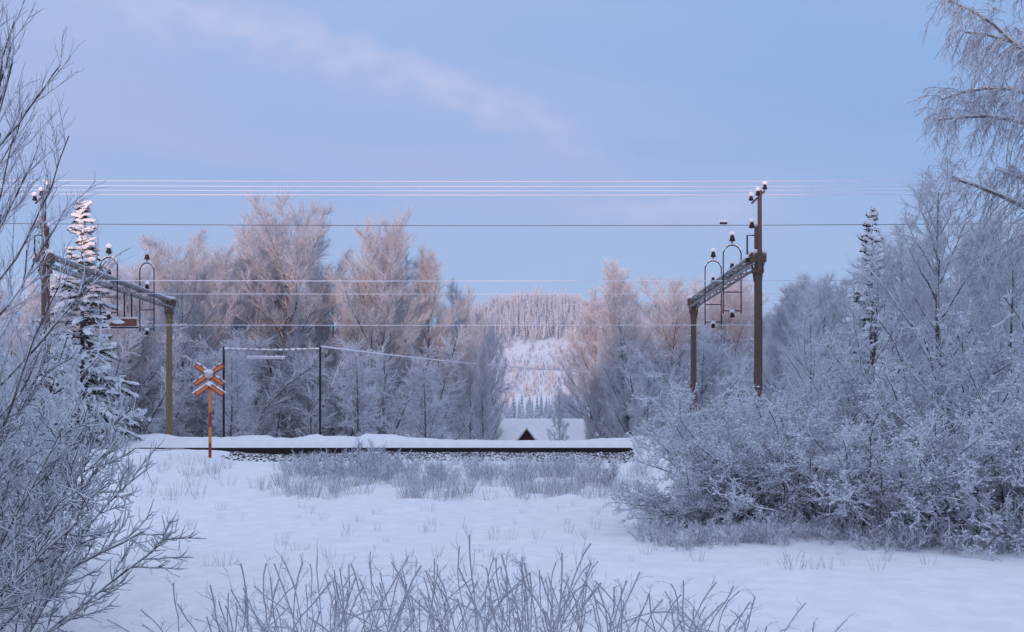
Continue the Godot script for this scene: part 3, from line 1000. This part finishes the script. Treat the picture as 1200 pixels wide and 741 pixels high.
	# close shrub at the path's edge, twigs dark below and frosted above
	var nst := style({"seg1": 9, "wander": 0.15, "lift1": -0.02, "n2": 9.0, "from2": 0.25, "l2": 0.5, "seg2": 5, "fwd2": 1.2, "up2": 0.1, "lift2": 0.02, "n3": 13, "l3": 0.13, "fwd3": 0.9, "up3": 0.1, "bend3": 0.2, "r2": 0.005, "r3": 0.0033, "cap_add": 0.0028, "steep": 0.97, "double": true, "icy": 0.85, "cap": 0.8, "ice2": 0.9, "clump": 0.08, "clump_r": 0.012})
	var n1 := plant_stems("hoary_shrub", 601, 2.1, 28, 0.35, 0.95, 0.011, nst, M.bark, M.frost)
	put(n1, on_ground(-3.95, 7.4), Vector3.ONE, 0.5, "large hoar frosted shrub fanning its stems over the snow field", "shrub")
	put(n1, on_ground(-4.75, 8.8), Vector3(1.1, 1.25, 1.1), 2.5, "taller hoar frosted shrub behind the fanning one", "shrub")
	put(n1, on_ground(-5.7, 10.6), Vector3(1.2, 1.5, 1.2), 4.2, "tallest hoar frosted shrub below the bare tree", "shrub")
	var tst := style({"seg1": 8, "wander": 0.12, "lift1": 0.08, "cap_add": 0.0015, "n2": 6.0, "from2": 0.2, "l2": 0.75, "seg2": 4, "fwd2": 1.4, "up2": 0.5, "lift2": 0.08, "n3": 8, "l3": 0.22, "fwd3": 1.3, "up3": 0.5, "r2": 0.005, "r3": 0.0028, "double": true, "icy": 0.5, "cap": 0.35, "ice2": 0.35})
	var t1 := plant("bare_tree", grow_tree(602, 5.0, 0.042, 34, 0.25, 2.05, [1.0, 1.0, 0.9, 0.75, 0.5, 0.3], 0.9, 1.6, Vector3(0.03, 0, 0), tst), M.bark, M.frost)
	put(t1, on_ground(-5.0, 10.0), Vector3.ONE, 2.2, "bare dark branched tree reaching up over the hoar frosted shrubs", "tree")
	# weeds poking out of the foreground snow
	var wst2 := style({"seg1": 10, "wander": 0.16, "lift1": -0.06, "n2": 5.5, "from2": 0.3, "l2": 0.24, "seg2": 4, "fwd2": 1.3, "up2": 0.4, "lift2": -0.14, "n3": 3, "l3": 0.07, "cap_add": 0.0012, "steep": 0.998, "r2": 0.0022, "r3": 0.0018, "double": true, "icy": 0.95, "cap": 0.95, "ice2": 0.95})
	var weeds: Array[Node3D] = []
	for k in 3:
		weeds.append(plant_stems("frosted_weed", 701 + k, 1.0, 12 + k * 4, 0.4, 0.45, 0.0031, wst2, M.twig, M.frost))
	var wspots := [[250, 8.6, 690], [330, 8.3, 655], [395, 8.0, 650], [450, 8.4, 648], [520, 8.1, 655], [575, 8.5, 650], [610, 8.2, 632], [660, 8.6, 655], [715, 8.3, 675], [770, 8.5, 680], [830, 8.8, 690], [500, 9.2, 665], [640, 9.4, 660], [365, 9.0, 668], [880, 8.6, 715]]
	for k in wspots.size():
		var s: Array = wspots[k]
		var g := on_ground((s[0] - 600.0) / FOCAL * s[1], s[1], 0.05)
		var h: float = EYE + (500.0 - s[2]) / FOCAL * s[1] - g.y
		var real := 0.1
		for c in weeds[k % 3].get_children():
			real = maxf(real, c.mesh.get_aabb().end.y)
		put(weeds[k % 3], g, Vector3(1.0, h / real, 1.0), rng.randf() * TAU, "frosted dry weed clump with bent stems poking through the foreground snow", "weed", "weeds in the foreground snow")
	put(weeds[1], on_ground(3.3, 13.0, 0.05), Vector3(0.35, 0.42, 0.35), 1.0, "single small frosted weed standing alone before the thicket", "weed")
	# low shrubs and grass at the foot of the railway bank
	var lst := style({"seg1": 4, "n2": 9.0, "l2": 0.3, "n3": 8, "l3": 0.16, "r2": 0.006, "r3": 0.006, "icy": 0.7, "up2": 0.4, "up3": 0.3, "cap": 0.5})
	var ls := plant("low_shrub", grow_shrub(801, 1.1, 22, 0.5, 0.6, 0.009, lst), M.twig, M.frost)
	for s in [[352, 31.0, 0.7], [385, 30.0, 0.8], [418, 31.0, 1.1], [445, 29.5, 0.9], [470, 31.0, 0.7], [520, 29.0, 0.6], [565, 30.0, 0.7], [610, 29.0, 0.6], [655, 30.5, 0.7], [700, 28.5, 0.8]]:
		put(ls, on_ground((s[0] - 600.0) / FOCAL * s[1], s[1]), Vector3(s[2], s[2], s[2]), rng.randf() * TAU, "low frosted shrub on the slope below the railway track", "shrub", "low shrubs below the track")
	for k in 13:
		var d := 15.9 - k * 0.06 + rng.randf_range(-0.35, 0.35)
		var sc := rng.randf_range(0.3, 0.55)
		put(ls, on_ground((770.0 + k * 34.0 - 600.0) / FOCAL * d, d, 0.05), Vector3(sc * 1.3, sc, sc * 1.3), rng.randf() * TAU, "little frosted shrub sunk in the snow at the foot of the thicket", "shrub", "little shrubs at the foot of the thicket")
	var tuft := Buf.new()
	var ice := Buf.new()
	for k in 14:
		var o := Vector3(rng.randf_range(-0.15, 0.15), 0, rng.randf_range(-0.15, 0.15))
		var tip := o * 1.8 + Vector3(rng.randf_range(-0.1, 0.1), rng.randf_range(0.2, 0.5), 0)
		(ice if k % 4 != 0 else tuft).stick(o, tip, 0.005, 0.0025)
	var tm := ice.put(tuft.put(ArrayMesh.new(), M.straw), M.frost)
	var mm := MultiMesh.new()
	mm.transform_format = MultiMesh.TRANSFORM_3D
	mm.mesh = tm
	var list := []
	while list.size() < 750:
		var d := rng.randf_range(25.5, 38.4)
		var px := rng.randf_range(150.0, 760.0)
		var x := (px - 600.0) / FOCAL * d
		var dens := 0.15 + 0.85 * ramp(290.0, 360.0, px)
		dens *= (1.0 if d < 33.5 else 0.2) * clampf(0.4 + noise.get_noise_2d(x * 4.0, d * 4.0) * 2.4, 0.03, 1.0)
		if rng.randf() < dens:
			var s := rng.randf_range(0.5, 1.1)
			list.append(Transform3D(Basis(Vector3.UP, rng.randf() * TAU).scaled_local(Vector3(s, s * 0.9, s)), on_ground(x, d, 0.03)))
	for i in 130:
		var d := rng.randf_range(12.0, 25.0)
		var x := rng.randf_range(-0.32, 0.4) * d
		var s := rng.randf_range(0.15, 0.5)
		list.append(Transform3D(Basis(Vector3.UP, rng.randf() * TAU).scaled_local(Vector3(s, s, s)), on_ground(x, d, 0.02)))
	mm.instance_count = list.size()
	for i in list.size():
		mm.set_instance_transform(i, list[i])
	var gr := MultiMeshInstance3D.new()
	gr.name = "frosted_grass"
	gr.multimesh = mm
	add_child(gr)
	tag(gr, "dry frosted grass stalks on the slope below the railway and about the field", "grass", "", "stuff")

# ---------------------------------------------------------------- sky
func make_sky() -> PanoramaSkyMaterial:
	var w := 1536
	var h := 768
	var img := Image.create(w, h, false, Image.FORMAT_RGBF)
	var n := FastNoiseLite.new()
	n.seed = 12; n.frequency = 1.0; n.fractal_octaves = 4
	var horizon := Color(158 / 255.0, 187 / 255.0, 222 / 255.0).srgb_to_linear()
	var mid := Color(128 / 255.0, 161 / 255.0, 206 / 255.0).srgb_to_linear()
	var top := Color(208 / 255.0, 216 / 255.0, 242 / 255.0).srgb_to_linear()
	var veil := Color(169 / 255.0, 177 / 255.0, 211 / 255.0).srgb_to_linear()
	var wisp := Color(186 / 255.0, 189 / 255.0, 216 / 255.0).srgb_to_linear()
	for j in h:
		var el := (0.5 - (j + 0.5) / h) * PI
		var y := sin(el)
		var deg := rad_to_deg(el)
		var base := horizon.lerp(mid, smoothstep(3.0, 15.0, deg)).lerp(top, smoothstep(18.0, 65.0, deg))
		for i in w:
			var az := wrapf((i + 0.5) / w * TAU, -PI, PI)      # 0 ahead (-z), positive to +x
			var dir := Vector3(sin(az) * cos(el), y, -cos(az) * cos(el))
			var c := base
			if deg > -2.0:
				var p := Vector3(dir.x + dir.y * 0.9, dir.y * 4.0, dir.z)
				var f := n.get_noise_3dv(p * 1.1 + Vector3(3.1, 0.4, 1.0)) * 0.5 + 0.30 - 0.42 * sin(az + 0.12) * cos(el)
				f *= smoothstep(4.0, 14.0, deg)
				f += n.get_noise_3dv(Vector3(dir.x * 2.0 + dir.y * 3.0, dir.y * 22.0 + dir.x * 3.0, dir.z * 2.0)) * 0.16
				c = c.lerp(veil, clampf(f, 0.0, 1.0))
				# a feathered band of cirrus and a low bar of cloud
				var ad := rad_to_deg(az)
				var fray := n.get_noise_2d(ad * 0.45, deg * 1.1)
				var q := (deg - (20.0 - 0.0105 * (ad + 19.0) * (ad + 19.0)) + fray * 0.9) / (0.55 if deg > 20.0 - 0.0105 * (ad + 19.0) * (ad + 19.0) else 1.3)
				var g := exp(-q * q) * smoothstep(-27.0, -15.0, ad) * (1.0 - smoothstep(-2.0, 8.0, ad)) * (0.7 + 0.5 * fray)
				var q2 := (deg - 11.0 + fray * 0.5) / 0.55
				g += exp(-q2 * q2) * smoothstep(1.0, 8.0, ad) * (1.0 - smoothstep(10.0, 16.0, ad)) * 0.7
				c = c.lerp(wisp, clampf(g * 0.6, 0.0, 1.0))
			img.set_pixel(i, j, c)
	var m := PanoramaSkyMaterial.new()
	m.panorama = ImageTexture.create_from_image(img)
	return m

func _ready() -> void:
	noise.seed = 4; noise.frequency = 0.12; noise.fractal_octaves = 3
	rough.seed = 9; rough.frequency = 0.35; rough.fractal_octaves = 3
	# camera, sky, sun
	var cam := Camera3D.new()
	cam.name = "camera"
	cam.set_frustum(741.0 / FOCAL * 0.2, Vector2(0, (500.0 - 370.5) / FOCAL * 0.2), 0.2, 4000.0)
	cam.position = Vector3(0, EYE, 0)
	add_child(cam)
	var e := Environment.new()
	e.background_mode = Environment.BG_SKY
	e.sky = Sky.new()
	e.sky.sky_material = make_sky()
	e.background_energy_multiplier = 1.0
	e.tonemap_mode = Environment.TONE_MAPPER_LINEAR
	e.tonemap_exposure = 1.33
	e.sdfgi_enabled = true
	e.ssao_enabled = true
	e.ssil_enabled = true
	e.fog_enabled = true
	e.fog_density = 0.0004
	e.fog_light_color = Color(0.80, 0.84, 0.95)
	var we := WorldEnvironment.new()
	we.environment = e
	add_child(we)
	var sun := DirectionalLight3D.new()
	sun.name = "sun"
	sun.light_energy = 0.75
	sun.light_color = Color(1.0, 0.79, 0.68)
	sun.light_angular_distance = 0.6
	sun.shadow_enabled = true
	sun.rotation_degrees = Vector3(-1.5, -9.0, 0)
	add_child(sun)
	# the setting
	make_materials()
	build_ground()
	print("ground")
	build_far()
	print("far")
	# the railway and what stands by it
	build_railway()
	var right := portal(Vector3(8.42, ground_at(8.42, -38.0), -38.0), 13.4, M.pole, ground_at(8.42, -51.4), "catenary portal on two dark brown posts standing behind the frosted thicket")
	hoop(right, -8.4, 5.95 - right.position.y, 8.62 - right.position.y, 0.34, 7.85 - right.position.y)
	hoop(right, -4.4, 6.0 - right.position.y, 8.62 - right.position.y, 0.34, 7.85 - right.position.y)
	var left := portal(Vector3(-16.0, ground_at(-16.0, -38.0), -38.0), 13.75, M.tan_pole, ground_at(-16.0, -51.75), "catenary portal with one tan post and a hanging board by the crossing sign")
	hoop(left, -10.6, 5.85 - left.position.y, 8.85 - left.position.y, 0.31, 7.85 - left.position.y)
	hoop(left, -6.0, 6.1 - left.position.y, 8.4 - left.position.y, 0.34, 7.85 - left.position.y)
	var bb := Buf.new()
	var hy := 6.03 - left.position.y
	bb.box(Vector3(-0.62, hy, -8.2), Vector3(1.95, 0.3, 0.06))
	var board := part("hanging_board", bb, M.board, left)
	bb = Buf.new()
	for x in [-0.15, 0.15]:
		bb.tube(line([Vector3(x, hy + 0.1, -8.2), Vector3(x, 7.3 - left.position.y, -8.2)]), 0.03, 0.03, 6)
	bb.box(Vector3(-0.62, hy - 0.21, -8.2), Vector3(2.1, 0.05, 0.1))
	part("hanger", bb, M.iron, board)
	bb = Buf.new()
	var rng := RandomNumberGenerator.new()
	rng.seed = 3
	for k in 9:
		bb.blob(Vector3(-1.5 + k * 0.22, hy + 0.19, -8.2), Vector3.RIGHT, 0.15, 0.06, 0.05, rng)
	part("snow_cover", bb, M.cap, board)
	crossing_sign()
	height_gauge()
	cottage()
	# wires run on past the picture along the line
	var gw := "frosted wires along the railway"
	for k in 4:
		wire(["topmost frosted wire between the portal masts", "second frosted wire below the topmost one between the masts", "third frosted wire below the topmost one between the masts", "lowest of the four frosted wires between the mast tops"][k], at(-500, [208, 214, 219, 224][k], 37.8), at(1700, [208, 214, 219, 224][k], 37.8), 0.14, [0.013, 0.015, 0.013, 0.016][k], M.frost, gw)
	wire("single dark wire below the four frosted ones", at(-500, 256, 38.0), at(1700, 256, 38.0), 0.25, 0.012, M.wire, "")
	wire("frosted wire passing through the nearer hoop insulators", at(-600, 324, 42.4), at(1700, 324, 42.4), 0.18, 0.016, M.frost, gw)
	wire("frosted wire passing through the farther hoop insulators", at(-600, 342, 46.5), at(1700, 342, 46.5), 0.1, 0.012, M.frost, gw)
	wire("frosted contact wire hung below the hoops", at(-600, 378, 46.4), at(1700, 378, 46.4), 0.12, 0.014, M.frost, gw)
	wire("thick frosted cable sloping from the height gauge towards the cottage trees", at(376, 406, 52.0), at(770, 438, 82.0), 0.3, 0.035, M.frost, "")
	var up := thing("utility_pole", on_ground(at(770, 438, 82.0).x, 82.0), "wooden pole among the birches that holds the sloping frosted cable", "pole")
	var pb := Buf.new()
	pb.tube(line([Vector3(0, -0.5, 0), Vector3(0, at(770, 438, 82.0).y - up.position.y + 0.3, 0)]), 0.13, 0.1, 8, true)
	part("shaft", pb, M.pole, up)
	# a snow covered insulator clamped on the dark wire
	var clamp := thing("wire_clamp", at(848, 261, 38.0), "snow capped clamp on the single dark wire beside the tall mast", "clamp")
	pb = Buf.new()
	pb.tube(line([Vector3(-0.12, -0.02, 0), Vector3(0.12, -0.02, 0)]), 0.04, 0.04, 8, true)
	part("body", pb, M.iron, clamp)
	pb = Buf.new()
	pb.blob(Vector3(0, 0.05, 0), Vector3.RIGHT, 0.19, 0.06, 0.05, rng)
	part("snow_cap", pb, M.cap, clamp)
	print("railway")
	build_tree_protos()
	print("protos")
	build_wood()
	build_near()
	print("near")
	count_triangles()

func count_triangles() -> void:
	var seen := {}
	var total := 0
	for o in find_children("*", "MeshInstance3D", true, false):
		if not seen.has(o.mesh):
			seen[o.mesh] = true
			for k in o.mesh.get_surface_count():
				total += o.mesh.surface_get_array_index_len(k) / 3
	print("triangles ", total)
